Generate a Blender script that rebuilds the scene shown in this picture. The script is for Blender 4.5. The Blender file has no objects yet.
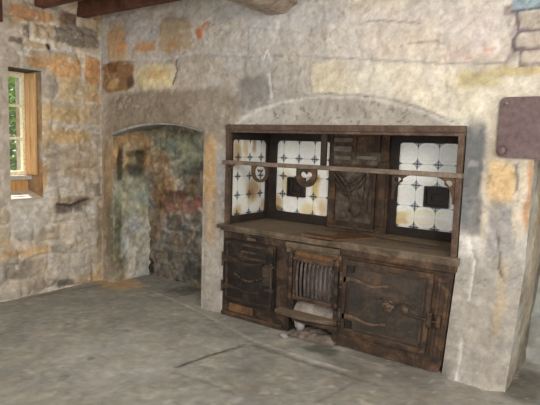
import bpy, bmesh, math, random
import numpy as np
from mathutils import Vector, Matrix
from mathutils.geometry import tessellate_polygon
random.seed(7)
COL = bpy.context.scene.collection
LEFT_BLOBS = [
    (-0.751, 2.591, 0.22, 0.062, (183, 134, 90), 0.25, 1, 0.006, 4),
    (-0.797, 2.438, 0.043, 0.057, (128, 108, 90), 0.25, 1, 0.006, 4),
    (-0.652, 2.446, 0.084, 0.077, (171, 147, 113), 0.25, 1, 0.006, 4),
    (-0.291, 2.478, 0.245, 0.095, (126, 114, 97), 0.12, 1, 0.012, 4),
    (-0.392, 2.624, 0.102, 0.061, (120, 92, 74), 0.25, 1, 0.006, 4),
    (-0.036, 2.7, 0.167, 0.049, (180, 142, 100), 0.25, 1, 0.006, 4),
    (-0.919, 2.334, 0.068, 0.026, (116, 102, 88), 0.25, 1, 0.006, 4),
    (-0.672, 2.177, 0.159, 0.045, (174, 134, 90), 0.25, 1, 0.006, 4),
    (-0.414, 2.175, 0.161, 0.104, (190, 143, 89), 0.25, 1, 0.006, 4),
    (-0.098, 2.167, 0.107, 0.139, (186, 134, 83), 0.25, 1, 0.006, 4),
    (-0.262, 2.011, 0.215, 0.059, (182, 153, 109), 0.3, 1, 0.006, 4),
    (-0.595, 1.976, 0.102, 0.111, (164, 150, 132), 0.4, 1, 0.006, 4),
    (-0.363, 1.884, 0.132, 0.058, (192, 166, 121), 0.5, 1, 0.006, 4),
    (-0.387, 1.738, 0.307, 0.068, (183, 153, 106), 0.4, 1, 0.006, 4),
    (-0.112, 1.886, 0.095, 0.08, (182, 144, 96), 0.4, 1, 0.006, 4),
    (-0.653, 1.506, 0.071, 0.131, (173, 146, 109), 0.5, 1, 0.006, 4),
    (-0.356, 1.515, 0.233, 0.059, (183, 149, 99), 0.35, 1, 0.006, 4),
    (-0.273, 1.348, 0.212, 0.07, (160, 142, 116), 0.4, 1, 0.006, 4),
    (-0.564, 1.251, 0.084, 0.125, (160, 144, 122), 0.5, 1, 0.006, 4),
    (-0.67, 1.12, 0.061, 0.123, (178, 139, 90), 0.5, 1, 0.006, 4),
    (-0.235, 1.177, 0.186, 0.081, (156, 134, 106), 0.5, 1, 0.006, 4),
    (-0.118, 0.988, 0.096, 0.083, (142, 128, 108), 0.5, 1, 0.006, 4),
    (-0.352, 0.889, 0.203, 0.03, (150, 130, 104), 0.5, 1, 0.006, 4),
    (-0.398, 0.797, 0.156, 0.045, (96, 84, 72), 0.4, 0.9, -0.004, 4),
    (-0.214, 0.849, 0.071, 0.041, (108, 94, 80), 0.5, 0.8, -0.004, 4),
    (-0.767, 0.746, 0.189, 0.142, (178, 170, 156), 0.5, 1, 0.006, 4),
    (-0.733, 0.411, 0.131, 0.044, (198, 159, 111), 0.3, 1, 0.006, 4),
    (-0.976, 0.428, 0.112, 0.023, (178, 140, 95), 0.4, 1, 0.006, 4),
    (-0.48, 0.399, 0.12, 0.04, (108, 102, 90), 0.4, 1, -0.004, 4),
    (-1.029, 0.514, 0.055, 0.046, (182, 154, 119), 0.5, 1, 0.006, 4),
    (-0.932, 0.266, 0.143, 0.075, (116, 108, 96), 0.5, 0.8, 0.006, 4),
    (-0.44, 0.04, 0.1, 0.036, (80, 70, 60), 0.4, 0.9, -0.006, 4),
    (-0.656, 0.083, 0.115, 0.035, (120, 100, 82), 0.5, 0.7, 0.006, 4),
    (-0.311, 0.405, 0.254, 0.31, (176, 166, 150), 0.6, 0.7, 0.006, 4),
    (-0.809, 0.089, 0.199, 0.058, (150, 138, 120), 0.6, 0.6, 0.006, 4),
    (-0.136, 0.05, 0.159, 0.054, (178, 146, 102), 0.6, 0.7, 0.006, 4),
    (-0.089, 1.737, 0.072, 0.152, (158, 140, 118), 0.6, 0.8, 0.006, 4),
    (-0.028, 0.538, 0.056, 0.428, (140, 122, 98), 0.6, 0.7, 0.006, 4),
]
LEFT_LINES = [
    ([(-0.762, 2.519), (-0.756, 2.37), (-0.547, 2.388), (-0.528, 2.317), (-0.247, 2.342), (-0.002, 2.32)], 0.03, (188, 178, 162), 1, -0.006),
    ([(-0.971, 2.248), (-0.569, 2.311), (-0.247, 2.323)], 0.02, (178, 168, 152), 1, -0.006),
    ([(-0.225, 2.326), (-0.227, 2.053), (-0.205, 1.977)], 0.03, (190, 180, 160), 1, -0.006),
    ([(-0.856, 2.509), (-0.524, 2.556), (-0.494, 2.544)], 0.02, (190, 180, 165), 1, -0.006),
    ([(-0.002, 2.3), (0.008, 1.794), (0.006, 1.277)], 0.02, (182, 168, 146), 1, -0.006),
    ([(-0.589, 2.344), (-0.579, 2.327)], 0.03, (60, 50, 44), 1, -0.006),
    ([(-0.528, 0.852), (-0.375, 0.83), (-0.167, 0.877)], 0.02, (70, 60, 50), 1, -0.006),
    ([(-0.717, 1.836), (-0.514, 1.853), (-0.064, 1.85)], 0.02, (178, 165, 145), 1, -0.006),
    ([(-0.58, 1.622), (-0.366, 1.613), (-0.041, 1.627)], 0.018, (176, 164, 148), 1, -0.006),
    ([(-0.588, 1.088), (-0.044, 1.047)], 0.02, (170, 158, 140), 1, -0.006),
]
BACK_BLOBS = [
    (0.766, 2.525, 0.667, 0.273, (178, 162, 146), 0.5, 0.8, 0, 4),
    (2.09, 2.397, 0.651, 0.233, (176, 170, 164), 0.5, 0.9, 0, 4),
    (3.365, 2.268, 0.619, 0.199, (200, 188, 174), 0.4, 0.9, 0, 4),
    (3.323, 1.848, 0.781, 0.225, (202, 192, 168), 0.4, 0.95, 0, 4),
    (2.032, 1.93, 0.436, 0.24, (158, 150, 138), 0.5, 0.9, 0, 4),
    (0.979, 1.736, 0.851, 0.23, (142, 124, 100), 0.2, 1, 0.004, 6),
    (1.541, 1.299, 0.248, 0.657, (150, 138, 120), 0.4, 0.7, 0, 4),
    (0.285, 2.115, 0.233, 0.147, (150, 104, 54), 0.15, 1, 0.014, 4),
    (0.254, 2.449, 0.14, 0.165, (196, 146, 90), 0.5, 0.9, 0.006, 4),
    (0.346, 2.393, 0.076, 0.038, (206, 142, 84), 0.4, 1, 0.006, 4),
    (0.684, 2.376, 0.141, 0.046, (198, 138, 84), 0.5, 1, 0.006, 4),
    (0.626, 2.511, 0.229, 0.102, (172, 164, 158), 0.4, 0.8, 0.006, 4),
    (1.086, 2.45, 0.205, 0.15, (166, 140, 104), 0.2, 1, 0.01, 4),
    (1.049, 2.356, 0.091, 0.036, (190, 130, 76), 0.5, 0.7, 0.006, 4),
    (1.389, 2.431, 0.042, 0.034, (196, 104, 54), 0.3, 1, 0.006, 4),
    (1.464, 2.474, 0.047, 0.034, (200, 120, 66), 0.4, 0.8, 0.006, 4),
    (0.826, 2.099, 0.275, 0.111, (206, 184, 130), 0.3, 1, 0.008, 4),
    (0.866, 2.116, 0.123, 0.037, (204, 160, 90), 0.5, 0.8, 0.006, 4),
    (0.222, 2.059, 0.079, 0.049, (206, 160, 90), 0.4, 0.8, 0.01, 4),
    (0.159, 2.211, 0.112, 0.04, (120, 70, 34), 0.5, 0.8, 0.006, 4),
    (0.468, 2.059, 0.045, 0.058, (84, 56, 40), 0.5, 0.8, -0.004, 4),
    (1.479, 2.111, 0.323, 0.111, (176, 160, 140), 0.4, 0.8, 0.006, 4),
    (1.671, 2.389, 0.222, 0.131, (178, 166, 150), 0.3, 0.7, 0.006, 4),
    (2.182, 2.289, 0.253, 0.1, (172, 164, 156), 0.3, 0.7, 0.006, 4),
    (1.916, 2.135, 0.262, 0.072, (166, 162, 158), 0.3, 0.7, 0.005, 4),
    (2.007, 1.899, 0.175, 0.128, (134, 128, 120), 0.3, 0.95, 0.006, 4),
    (2.359, 2.026, 0.154, 0.106, (176, 168, 156), 0.3, 0.8, 0.005, 4),
    (2.688, 1.996, 0.14, 0.116, (204, 188, 152), 0.25, 0.8, 0.006, 4),
    (2.817, 2.299, 0.21, 0.098, (198, 188, 176), 0.3, 0.5, 0.006, 4),
    (3.32, 2.169, 0.191, 0.072, (204, 186, 160), 0.4, 0.6, 0.006, 4),
    (3.685, 2.274, 0.183, 0.091, (204, 188, 176), 0.3, 0.6, 0.005, 4),
    (3.697, 2.096, 0.184, 0.061, (206, 182, 166), 0.4, 0.7, 0.005, 4),
    (3.752, 2.171, 0.06, 0.067, (210, 196, 190), 0.5, 0.6, 0, 4),
    (3.708, 1.936, 0.184, 0.049, (196, 174, 112), 0.5, 0.8, 0.01, 4),
    (4.003, 1.976, 0.129, 0.029, (190, 168, 108), 0.4, 0.9, 0.012, 4),
    (3.703, 1.794, 0.077, 0.106, (206, 194, 160), 0.5, 0.7, 0.008, 4),
    (3.534, 1.963, 0.114, 0.07, (214, 206, 188), 0.5, 0.7, 0.008, 4),
    (4.05, 2.386, 0.128, 0.071, (124, 146, 158), 0.06, 1, 0.0, 8),
    (4.076, 2.251, 0.111, 0.051, (170, 156, 138), 0.06, 1, 0.002, 8),
    (4.074, 2.144, 0.123, 0.04, (178, 162, 146), 0.06, 1, 0.002, 8),
    (4.102, 2.051, 0.101, 0.04, (180, 166, 148), 0.06, 1, 0.002, 8),
    (3.907, 2.338, 0.028, 0.035, (150, 130, 120), 0.4, 0.8, 0.006, 4),
    (0.114, 0.792, 0.091, 0.789, (156, 122, 78), 0.4, 0.9, 0, 4),
    (0.146, 0.489, 0.058, 0.382, (112, 102, 78), 0.5, 0.9, -0.003, 4),
    (0.134, 1.731, 0.105, 0.243, (150, 132, 108), 0.5, 0.6, 0, 4),
    (0.095, 0.133, 0.076, 0.146, (150, 138, 116), 0.5, 0.8, 0, 4),
    (1.579, 0.726, 0.13, 0.804, (160, 150, 136), 0.4, 0.8, 0, 4),
    (1.536, 1.264, 0.077, 0.272, (196, 150, 90), 0.5, 0.95, 0.006, 4),
    (1.553, 0.808, 0.059, 0.219, (188, 148, 100), 0.6, 0.6, 0.002, 4),
    (1.67, 1.262, 0.069, 0.173, (158, 154, 150), 0.5, 0.8, 0, 4),
    (1.603, 0.278, 0.095, 0.272, (162, 154, 142), 0.5, 0.7, 0, 4),
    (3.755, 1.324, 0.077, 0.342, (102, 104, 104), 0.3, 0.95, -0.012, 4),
    (3.871, 0.773, 0.102, 0.217, (158, 150, 138), 0.4, 0.9, 0.002, 4),
    (3.919, 1.491, 0.087, 0.076, (180, 168, 148), 0.4, 0.7, 0.006, 4),
    (3.935, 1.308, 0.078, 0.138, (212, 172, 112), 0.4, 0.95, 0.004, 4),
    (3.955, 1.002, 0.069, 0.186, (152, 146, 142), 0.4, 0.95, -0.004, 4),
    (4.059, 1.21, 0.039, 0.241, (206, 188, 158), 0.4, 0.8, 0.002, 4),
    (4.118, 1.239, 0.032, 0.214, (186, 132, 84), 0.4, 0.9, 0.002, 4),
    (3.852, 1.027, 0.03, 0.227, (186, 178, 164), 0.5, 0.8, 0.006, 4),
    (3.948, 0.379, 0.231, 0.457, (154, 146, 134), 0.5, 0.8, 0, 4),
    (4.005, 0.573, 0.029, 0.246, (186, 160, 118), 0.6, 0.6, 0.006, 4),
    (3.765, 0.871, 0.031, 0.087, (206, 200, 190), 0.5, 0.7, 0.006, 4),
    (3.751, 0.156, 0.083, 0.235, (150, 142, 130), 0.5, 0.7, 0.004, 4),
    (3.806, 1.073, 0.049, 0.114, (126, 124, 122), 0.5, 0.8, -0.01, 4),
    (3.805, 0.912, 0.049, 0.045, (214, 210, 204), 0.6, 0.6, 0.006, 4),
]
BACK_LINES = [
    ([(1.115, 2.245), (1.091, 2.176), (1.117, 2.139), (1.067, 2.016)], 0.012, (96, 88, 84), 1, -0.006),
    ([(1.215, 2.291), (1.115, 2.245)], 0.01, (130, 120, 110), 1, -0.006),
    ([(1.387, 2.253), (1.84, 2.205), (2.431, 2.172), (2.694, 2.139), (3.091, 2.099), (3.512, 2.047), (3.907, 2.028)], 0.012, (158, 150, 144), 0.8, -0.006),
    ([(1.917, 2.414), (1.934, 2.206)], 0.01, (150, 144, 140), 0.7, -0.006),
    ([(2.423, 2.336), (2.44, 2.171), (2.497, 1.9)], 0.012, (190, 184, 174), 0.7, -0.006),
    ([(2.522, 2.121), (2.55, 1.898)], 0.012, (160, 152, 140), 0.7, -0.006),
    ([(2.152, 2.051), (2.179, 1.863)], 0.014, (200, 194, 184), 0.8, -0.006),
    ([(2.925, 2.358), (3.076, 2.369), (3.362, 2.313)], 0.01, (150, 142, 138), 0.7, -0.006),
    ([(3.232, 2.182), (3.502, 2.198)], 0.008, (150, 142, 134), 0.8, -0.006),
    ([(2.896, 2.32), (2.934, 2.192), (2.953, 2.122)], 0.01, (165, 158, 152), 0.7, -0.006),
    ([(1.614, 2.443), (1.958, 2.426), (2.423, 2.35)], 0.01, (158, 150, 144), 0.7, -0.006),
    ([(0.452, 2.27), (1.089, 2.247), (1.386, 2.278)], 0.02, (180, 172, 165), 0.8, -0.006),
    ([(3.908, 2.023), (3.952, 2.102), (3.934, 2.196), (3.96, 2.286), (3.936, 2.323)], 0.02, (160, 140, 140), 0.8, -0.006),
    ([(3.924, 2.324), (4.022, 2.324), (4.177, 2.334)], 0.012, (84, 88, 98), 1, -0.006),
    ([(3.948, 2.31), (3.966, 2.21), (4.188, 2.206)], 0.014, (112, 98, 100), 1, -0.006),
    ([(3.967, 2.199), (3.937, 2.161), (3.952, 2.107), (4.197, 2.094)], 0.014, (112, 98, 100), 1, -0.006),
    ([(3.991, 2.099), (3.997, 2.017)], 0.014, (120, 104, 102), 1, -0.006),
    ([(3.998, 2.011), (4.203, 2.016)], 0.012, (130, 112, 104), 1, -0.006),
    ([(3.858, 2.156), (3.867, 2.108)], 0.02, (214, 200, 196), 0.8, -0.006),
    ([(3.669, 2.062), (3.699, 2.072)], 0.01, (216, 150, 130), 0.8, -0.006),
    ([(3.78, 2.109), (3.827, 2.111)], 0.01, (216, 150, 130), 0.8, -0.006),
    ([(2.046, 2.245), (2.089, 2.164), (2.126, 2.232), (2.168, 2.159)], 0.008, (214, 212, 208), 0.7, -0.006),
    ([(1.334, 2.47), (1.475, 2.523)], 0.012, (206, 120, 64), 0.8, -0.006),
    ([(4.015, 1.419), (4.032, 1.269)], 0.012, (110, 104, 98), 0.8, -0.006),
    ([(3.945, 0.982), (3.973, 0.765), (4.013, 0.695)], 0.01, (110, 96, 74), 0.8, -0.006),
    ([(3.772, 0.953), (3.814, 0.79), (3.819, 0.542)], 0.012, (216, 210, 202), 0.7, -0.006),
    ([(3.807, 0.272), (3.827, -0.021)], 0.016, (196, 190, 180), 0.8, -0.006),
    ([(3.828, 1.441), (3.858, 1.193), (3.853, 0.938)], 0.012, (206, 186, 150), 0.7, -0.006),
    ([(3.535, 1.701), (3.614, 1.682), (3.704, 1.651)], 0.012, (214, 206, 198), 0.8, -0.006),
]
JAMB_BLOBS = [
    (0.243, 1.368, 0.266, 0.19, (176, 132, 80), 0.4, 0.95, 0.004, 4),
    (0.244, 1.273, 0.16, 0.223, (170, 150, 112), 0.3, 0.8, 0.006, 4),
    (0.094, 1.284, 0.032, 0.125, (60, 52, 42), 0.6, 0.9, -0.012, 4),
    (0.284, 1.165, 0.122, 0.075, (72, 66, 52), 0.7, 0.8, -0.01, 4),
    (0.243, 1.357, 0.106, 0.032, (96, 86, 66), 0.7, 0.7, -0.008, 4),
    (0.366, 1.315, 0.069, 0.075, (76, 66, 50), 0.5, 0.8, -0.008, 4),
    (0.245, 0.791, 0.27, 0.324, (156, 160, 138), 0.4, 0.9, 0, 4),
    (0.062, 0.561, 0.051, 0.351, (112, 116, 88), 0.5, 0.8, 0, 4),
    (0.068, 1.181, 0.032, 0.104, (70, 64, 50), 0.5, 0.8, 0.006, 4),
    (0.357, 0.306, 0.225, 0.392, (186, 182, 170), 0.4, 0.95, 0.003, 4),
    (0.062, 0.154, 0.078, 0.184, (128, 118, 92), 0.5, 0.8, 0, 4),
    (0.492, 1.337, 0.086, 0.164, (168, 134, 92), 0.5, 0.8, 0.006, 4),
    (0.382, 0.923, 0.112, 0.077, (150, 156, 140), 0.5, 0.8, 0.006, 4),
]
JAMB_LINES = [
    ([(0.1, 0.812), (0.088, 0.441), (0.101, 0.202)], 0.014, (96, 96, 74), 0.6, -0.006),
]
ALCOVE_BLOBS = [
    (0.6, 1.415, 0.403, 0.22, (136, 132, 108), 0.4, 0.9, 0.0, 4),
    (0.343, 1.125, 0.158, 0.272, (158, 122, 84), 0.4, 0.8, 0.004, 4),
    (0.54, 1.424, 0.106, 0.084, (108, 116, 92), 0.4, 0.8, 0.006, 4),
    (0.805, 1.38, 0.157, 0.175, (128, 134, 112), 0.5, 0.8, 0.006, 4),
    (0.737, 1.17, 0.146, 0.073, (112, 112, 96), 0.4, 0.8, 0.006, 4),
    (0.37, 0.871, 0.103, 0.181, (150, 112, 70), 0.5, 0.8, 0.004, 4),
    (0.623, 0.935, 0.15, 0.048, (104, 66, 56), 0.5, 0.8, 0.006, 3),
    (0.666, 1.039, 0.074, 0.053, (176, 164, 150), 0.4, 0.8, 0.004, 4),
    (0.542, 0.794, 0.115, 0.076, (132, 92, 70), 0.3, 0.9, 0.008, 4),
    (0.788, 0.807, 0.102, 0.084, (148, 104, 88), 0.3, 0.9, 0.008, 4),
    (0.93, 0.882, 0.07, 0.062, (146, 84, 78), 0.4, 0.9, 0.006, 4),
    (0.318, 0.561, 0.129, 0.156, (128, 106, 76), 0.4, 0.9, 0.006, 4),
    (0.598, 0.637, 0.121, 0.086, (104, 92, 78), 0.3, 0.9, 0.008, 4),
    (0.82, 0.683, 0.072, 0.063, (156, 146, 134), 0.3, 0.8, 0.008, 4),
    (0.621, 0.172, 0.411, 0.274, (108, 100, 86), 0.4, 0.9, 0.0, 4),
    (0.602, 0.442, 0.091, 0.087, (120, 104, 88), 0.3, 0.8, 0.01, 4),
    (0.853, 0.497, 0.101, 0.085, (102, 92, 80), 0.3, 0.8, 0.01, 4),
    (0.322, 0.236, 0.129, 0.101, (112, 98, 78), 0.3, 0.8, 0.008, 4),
    (0.605, 0.257, 0.122, 0.055, (98, 90, 76), 0.3, 0.8, 0.008, 4),
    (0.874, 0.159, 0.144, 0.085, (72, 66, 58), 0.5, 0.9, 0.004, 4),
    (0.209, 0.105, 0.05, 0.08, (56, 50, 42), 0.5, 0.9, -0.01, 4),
]
ALCOVE_LINES = [
    ([(0.477, 0.558), (0.749, 0.58), (0.951, 0.572)], 0.009, (84, 72, 62), 0.6, -0.006),
    ([(0.713, 0.905), (0.734, 0.588), (0.724, 0.351)], 0.009, (84, 72, 62), 0.6, -0.006),
    ([(0.224, 0.279), (0.813, 0.321), (1.014, 0.267)], 0.01, (84, 74, 64), 0.6, -0.006),
    ([(0.748, 0.633), (0.893, 0.607), (0.867, 0.499)], 0.012, (190, 180, 165), 0.6, -0.006),
]
FLOOR_BLOBS = [
    (1.832, -1.078, 0.717, 0.658, (140, 136, 128), 0.5, 0.0, 0, 4),
    (1.805, -1.101, 0.477, 0.516, (156, 155, 147), 0.6, 0.8, 0, 4),
    (0.243, 0.014, 0.281, 0.175, (182, 150, 104), 0.6, 0.9, 0, 4),
    (0.2, 0.113, 0.095, 0.144, (190, 146, 92), 0.6, 0.6, 0, 4),
    (0.78, 0.349, 0.204, 0.272, (132, 134, 128), 0.5, 0.8, 0, 4),
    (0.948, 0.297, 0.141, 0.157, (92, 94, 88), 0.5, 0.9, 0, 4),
    (0.012, -0.558, 0.246, 0.199, (128, 120, 106), 0.5, 0.5, 0, 4),
    (2.826, -0.156, 0.128, 0.076, (84, 86, 76), 0.6, 0.8, 0, 4),
    (3.303, -0.115, 0.297, 0.208, (104, 98, 88), 0.5, 0.6, 0, 4),
    (2.416, -0.187, 0.148, 0.132, (172, 164, 152), 0.6, 0.6, 0, 4),
    (2.244, -0.22, 0.21, 0.151, (130, 128, 120), 0.5, 0.6, 0, 4),
    (2.736, -0.75, 0.177, 0.345, (128, 124, 112), 0.5, 0.5, 0, 4),
    (3.442, -0.352, 0.452, 0.312, (122, 116, 106), 0.5, 0.6, 0, 4),
    (3.172, -0.159, 0.191, 0.064, (150, 144, 134), 0.6, 0.5, 0, 4),
    (1.423, -0.828, 0.035, 0.029, (96, 92, 84), 0.5, 0.5, 0, 4),
    (1.678, -1.347, 0.026, 0.025, (104, 100, 92), 0.5, 0.7, 0, 4),
    (1.787, -1.587, 0.024, 0.021, (106, 102, 94), 0.5, 0.7, 0, 4),
    (0.835, 0.0, 0.036, 0.047, (170, 164, 150), 0.5, 0.5, 0, 4),
    (1.073, -1.346, 0.11, 0.084, (156, 152, 144), 0.6, 0.5, 0, 4),
    (3.859, -0.159, 0.173, 0.185, (138, 132, 124), 0.5, 0.6, 0, 4),
    (4.141, 0.184, 0.103, 0.243, (94, 88, 80), 0.5, 0.8, 0, 4),
]
FLOOR_LINES = [
    ([(2.228, -1.044), (2.25, -0.804), (2.271, -0.691), (2.311, -0.455)], 0.022, (84, 82, 76), 0.85, -0.008),
    ([(2.276, -1.127), (2.487, -1.104), (2.77, -1.098)], 0.02, (110, 106, 98), 0.6, -0.004),
    ([(0.691, 0.062), (1.283, -0.036), (1.936, -0.226), (2.343, -0.347), (2.764, -0.367), (3.127, -0.37)], 0.018, (178, 172, 160), 0.75, 0.002),
    ([(2.392, -0.412), (2.803, -0.427), (3.407, -0.428)], 0.03, (98, 96, 88), 0.6, -0.003),
    ([(3.208, -0.882), (3.272, -0.409)], 0.02, (108, 104, 96), 0.6, -0.003),
    ([(0.911, -0.069), (1.548, -0.115), (1.995, -0.331)], 0.02, (120, 116, 106), 0.5, -0.002),
    ([(0.174, -0.103), (0.109, -0.566), (0.005, -1.099)], 0.03, (104, 94, 80), 0.5, 0),
]
CAMP = [531.511793, -0.62569, 0.109936, 0.031388, 4.703705, -3.476275]
# ---------------------------------------------------------------- helpers
def lin(c):
    c = np.asarray(c, dtype=float) / 255.0
    return np.where(c <= .04045, c / 12.92, ((c + .055) / 1.055) ** 2.4)
def L4(c): return tuple(float(v) for v in lin(c)) + (1.0,)
def _hash(ix, iy, seed):
    n = (ix * 374761393 + iy * 668265263 + seed * 974634777) & 0xffffffff
    n = ((n ^ (n >> 13)) * 1274126177) & 0xffffffff
    return ((n ^ (n >> 16)) & 0xffff) / 65535.0
def vnoise(x, y, seed=0):
    x0 = np.floor(x).astype(np.int64); y0 = np.floor(y).astype(np.int64)
    fx = x - x0; fy = y - y0
    fx = fx * fx * (3 - 2 * fx); fy = fy * fy * (3 - 2 * fy)
    a = _hash(x0, y0, seed); b = _hash(x0 + 1, y0, seed); c = _hash(x0, y0 + 1, seed); d = _hash(x0 + 1, y0 + 1, seed)
    return (a * (1 - fx) + b * fx) * (1 - fy) + (c * (1 - fx) + d * fx) * fy
def fbm(x, y, seed=0, octv=4):
    s = 0; a = .5; t = 0
    for k in range(octv):
        s = s + a * vnoise(x * 2 ** k, y * 2 ** k, seed + k * 17); t += a; a *= .55
    return s / t
def sstep(a, b, x):
    t = np.clip((x - a) / (b - a), 0, 1); return t * t * (3 - 2 * t)
def segdist(S, T, pts):
    d = np.full(S.shape, 1e9)
    for (x0, y0), (x1, y1) in zip(pts[:-1], pts[1:]):
        vx, vy = x1 - x0, y1 - y0; L = vx * vx + vy * vy + 1e-12
        t = np.clip(((S - x0) * vx + (T - y0) * vy) / L, 0, 1)
        d = np.minimum(d, np.hypot(S - x0 - t * vx, T - y0 - t * vy))
    return d
def paint(S, T, base, blobs, lines, seed=1, warp=.03, mottle=.16, rough=.006, base2=None, speck=.06, course=None, sat=.74, chip=.35):
    """base colour (albedo) and relief of a weathered masonry surface"""
    S = np.asarray(S, float); T = np.asarray(T, float)
    Sw = S + warp * (fbm(S * 9, T * 9, seed + 3) - .5) * 2
    Tw = T + warp * (fbm(S * 9, T * 9, seed + 5) - .5) * 2
    col = np.ones(S.shape + (3,)) * np.asarray(base, float)
    if base2 is not None:
        m = sstep(.42, .62, fbm(S * 3.1, T * 3.1, seed + 9))[..., None]
        col = col * (1 - m) + np.asarray(base2, float) * m
    h = np.zeros(S.shape)
    if course is not None:      # rough coursed stones under the wash
        rh, cw, ca, mc, ma, mrel = course
        Sc = S + rh * .35 * (fbm(S * 4, T * 4, seed + 83) - .5) * 2 + .05 * (fbm(S * 16, T * 16, seed + 85) - .5)
        Tc = T + rh * .45 * (fbm(S * 3.3, T * 3.3, seed + 84) - .5) * 2 + .05 * (fbm(S * 16, T * 16, seed + 86) - .5)
        ri = np.floor(Tc / rh).astype(np.int64); off = _hash(ri, ri * 0 + 3, seed) * cw
        ww = cw * (.75 + .6 * _hash(ri, ri * 0 + 7, seed)); ci = np.floor((Sc + off) / ww).astype(np.int64)
        ft = (Tc / rh - ri); fs = ((Sc + off) / ww - ci)
        ed = np.minimum(np.minimum(ft, 1 - ft) * rh, np.minimum(fs, 1 - fs) * ww)
        k1 = _hash(ri * 13 + ci, ci * 5 + ri, seed + 2) - .5; k2 = _hash(ci * 7 + 1, ri * 3 + 2, seed + 4) - .5
        col = col * (1 + ca * k1 * 1.2)[..., None] * (1 + ca * k2[..., None] * np.array([.5, 0, -.9]))
        mm = sstep(.022, .008, ed) * ma * (.35 + .65 * sstep(.4, .55, fbm(S * 5, T * 5, seed + 88)))
        col = col * (1 - mm[..., None]) + np.asarray(mc, float) * mm[..., None]
        h = h + sstep(.0, .035, ed) * mrel
    for (cx, cz, hw, hh, c, soft, al, rel, n) in blobs:
        dx = np.abs(Sw - cx) / max(hw, .005); dz = np.abs(Tw - cz) / max(hh, .005)
        r = (dx ** n + dz ** n) ** (1.0 / n)
        m = sstep(1 + soft * .7, 1 - soft * .7, r) * al
        col = col * (1 - m[..., None]) + np.asarray(c, float) * m[..., None]
        h = h + m * rel
    for (pts, w, c, al, rel) in lines:
        d = segdist(S + .25 * (Sw - S), T + .25 * (Tw - T), pts)
        m = sstep(w, w * .35, d) * al
        col = col * (1 - m[..., None]) + np.asarray(c, float) * m[..., None]
        h = h + m * rel
    f1 = fbm(S * 5, T * 5, seed + 21) - .5
    f2 = fbm(S * 22, T * 22, seed + 31, 3) - .5
    f3 = _hash((S * 90).astype(np.int64), (T * 90).astype(np.int64), seed) - .5
    k = 1 + mottle * (f1 * 1.6 + f2 * 1.7) + speck * f3
    tint = (fbm(S * 7, T * 7, seed + 41) - .5) * mottle * .9
    col = col * k[..., None] * (1 + tint[..., None] * np.array([.5, 0, -.8]))
    chips = sstep(.70, .76, fbm(S * 17, T * 17, seed + 51, 3))[..., None] * chip
    col = col * (1 - chips) + np.array([205, 198, 186]) * chips * .95
    h = h + rough * (fbm(S * 6, T * 6, seed + 61) - .5) * 4 + rough * (fbm(S * 26, T * 26, seed + 71, 3) - .5) * 1.6
    cr = np.abs(fbm(S * 6.5, T * 6.5, seed + 95, 4) - .5); cm = (sstep(.010, .002, cr) * sstep(.45, .6, fbm(S * 2.3, T * 2.3, seed + 97)) * .35 * (speck > .05))[..., None]
    col = col * (1 - cm) + col * .62 * cm
    g = col.mean(-1, keepdims=True); col = g + (col - g) * sat
    return np.clip(col, 0, 255), h
class Surf:
    """collects painted grid patches into ONE mesh"""
    def __init__(s): s.v = []; s.f = []; s.c = []
    def grid(s, sv, tv, fn, keep=None):
        S, T = np.meshgrid(np.asarray(sv, float), np.asarray(tv, float))
        P, C = fn(S, T)
        n0 = sum(len(a) for a in s.v); nt, ns = S.shape
        s.v.append(P.reshape(-1, 3)); s.c.append(C.reshape(-1, 3))
        i, j = np.meshgrid(np.arange(ns - 1), np.arange(nt - 1))
        k = np.ones(i.shape, bool) if keep is None else keep((S[:-1, :-1] + S[1:, 1:]) / 2, (T[:-1, :-1] + T[1:, 1:]) / 2)
        a = (j * ns + i)[k] + n0
        s.f.append(np.stack([a, a + 1, a + 1 + ns, a + ns], 1))
    def build(s, name, mat, parent=None, flip=False):
        V = np.concatenate(s.v); F = np.concatenate(s.f); C = np.concatenate(s.c)
        if flip: F = F[:, ::-1]
        used = np.unique(F); remap = np.full(len(V), -1); remap[used] = np.arange(len(used))
        V = V[used]; C = C[used]; F = remap[F]
        me = bpy.data.meshes.new(name); me.from_pydata(V.tolist(), [], F.tolist())
        at = me.color_attributes.new('Col', 'FLOAT_COLOR', 'POINT')
        rgba = np.ones((len(V), 4)); rgba[:, :3] = lin(C)
        at.data.foreach_set('color', rgba.ravel())
        me.materials.append(mat)
        me.polygons.foreach_set('use_smooth', [True] * len(F))
        o = bpy.data.objects.new(name, me); COL.objects.link(o); o.parent = parent
        return o
def axis(a, b, step, cuts=()):
    pts = sorted(set([a, b] + [c for c in cuts if a < c < b])); out = [a]
    for p, q in zip(pts[:-1], pts[1:]):
        n = max(1, int(round((q - p) / step))); out += [p + (q - p) * (i + 1) / n for i in range(n)]
    return out
def nodes(mat):
    mat.use_nodes = True; nt = mat.node_tree; nt.nodes.clear()
    out = nt.nodes.new('ShaderNodeOutputMaterial'); b = nt.nodes.new('ShaderNodeBsdfPrincipled')
    nt.links.new(b.outputs[0], out.inputs[0]); return nt, b
def mk(nt, t, **kw):
    n = nt.nodes.new(t)
    for k, v in kw.items(): setattr(n, k, v)
    return n
def noise(nt, scale, detail=4, rough=.6, coord=None, dist=0.0):
    n = mk(nt, 'ShaderNodeTexNoise'); n.inputs['Scale'].default_value = scale; n.inputs['Detail'].default_value = detail
    n.inputs['Roughness'].default_value = rough; n.inputs['Distortion'].default_value = dist
    if coord: nt.links.new(coord, n.inputs['Vector'])
    return n
def ramp(nt, src, stops):
    r = mk(nt, 'ShaderNodeValToRGB'); e = r.color_ramp.elements
    while len(e) < len(stops): e.new(.5)
    for el, (p, c) in zip(e, stops): el.position = p; el.color = c
    nt.links.new(src, r.inputs[0]); return r
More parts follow.
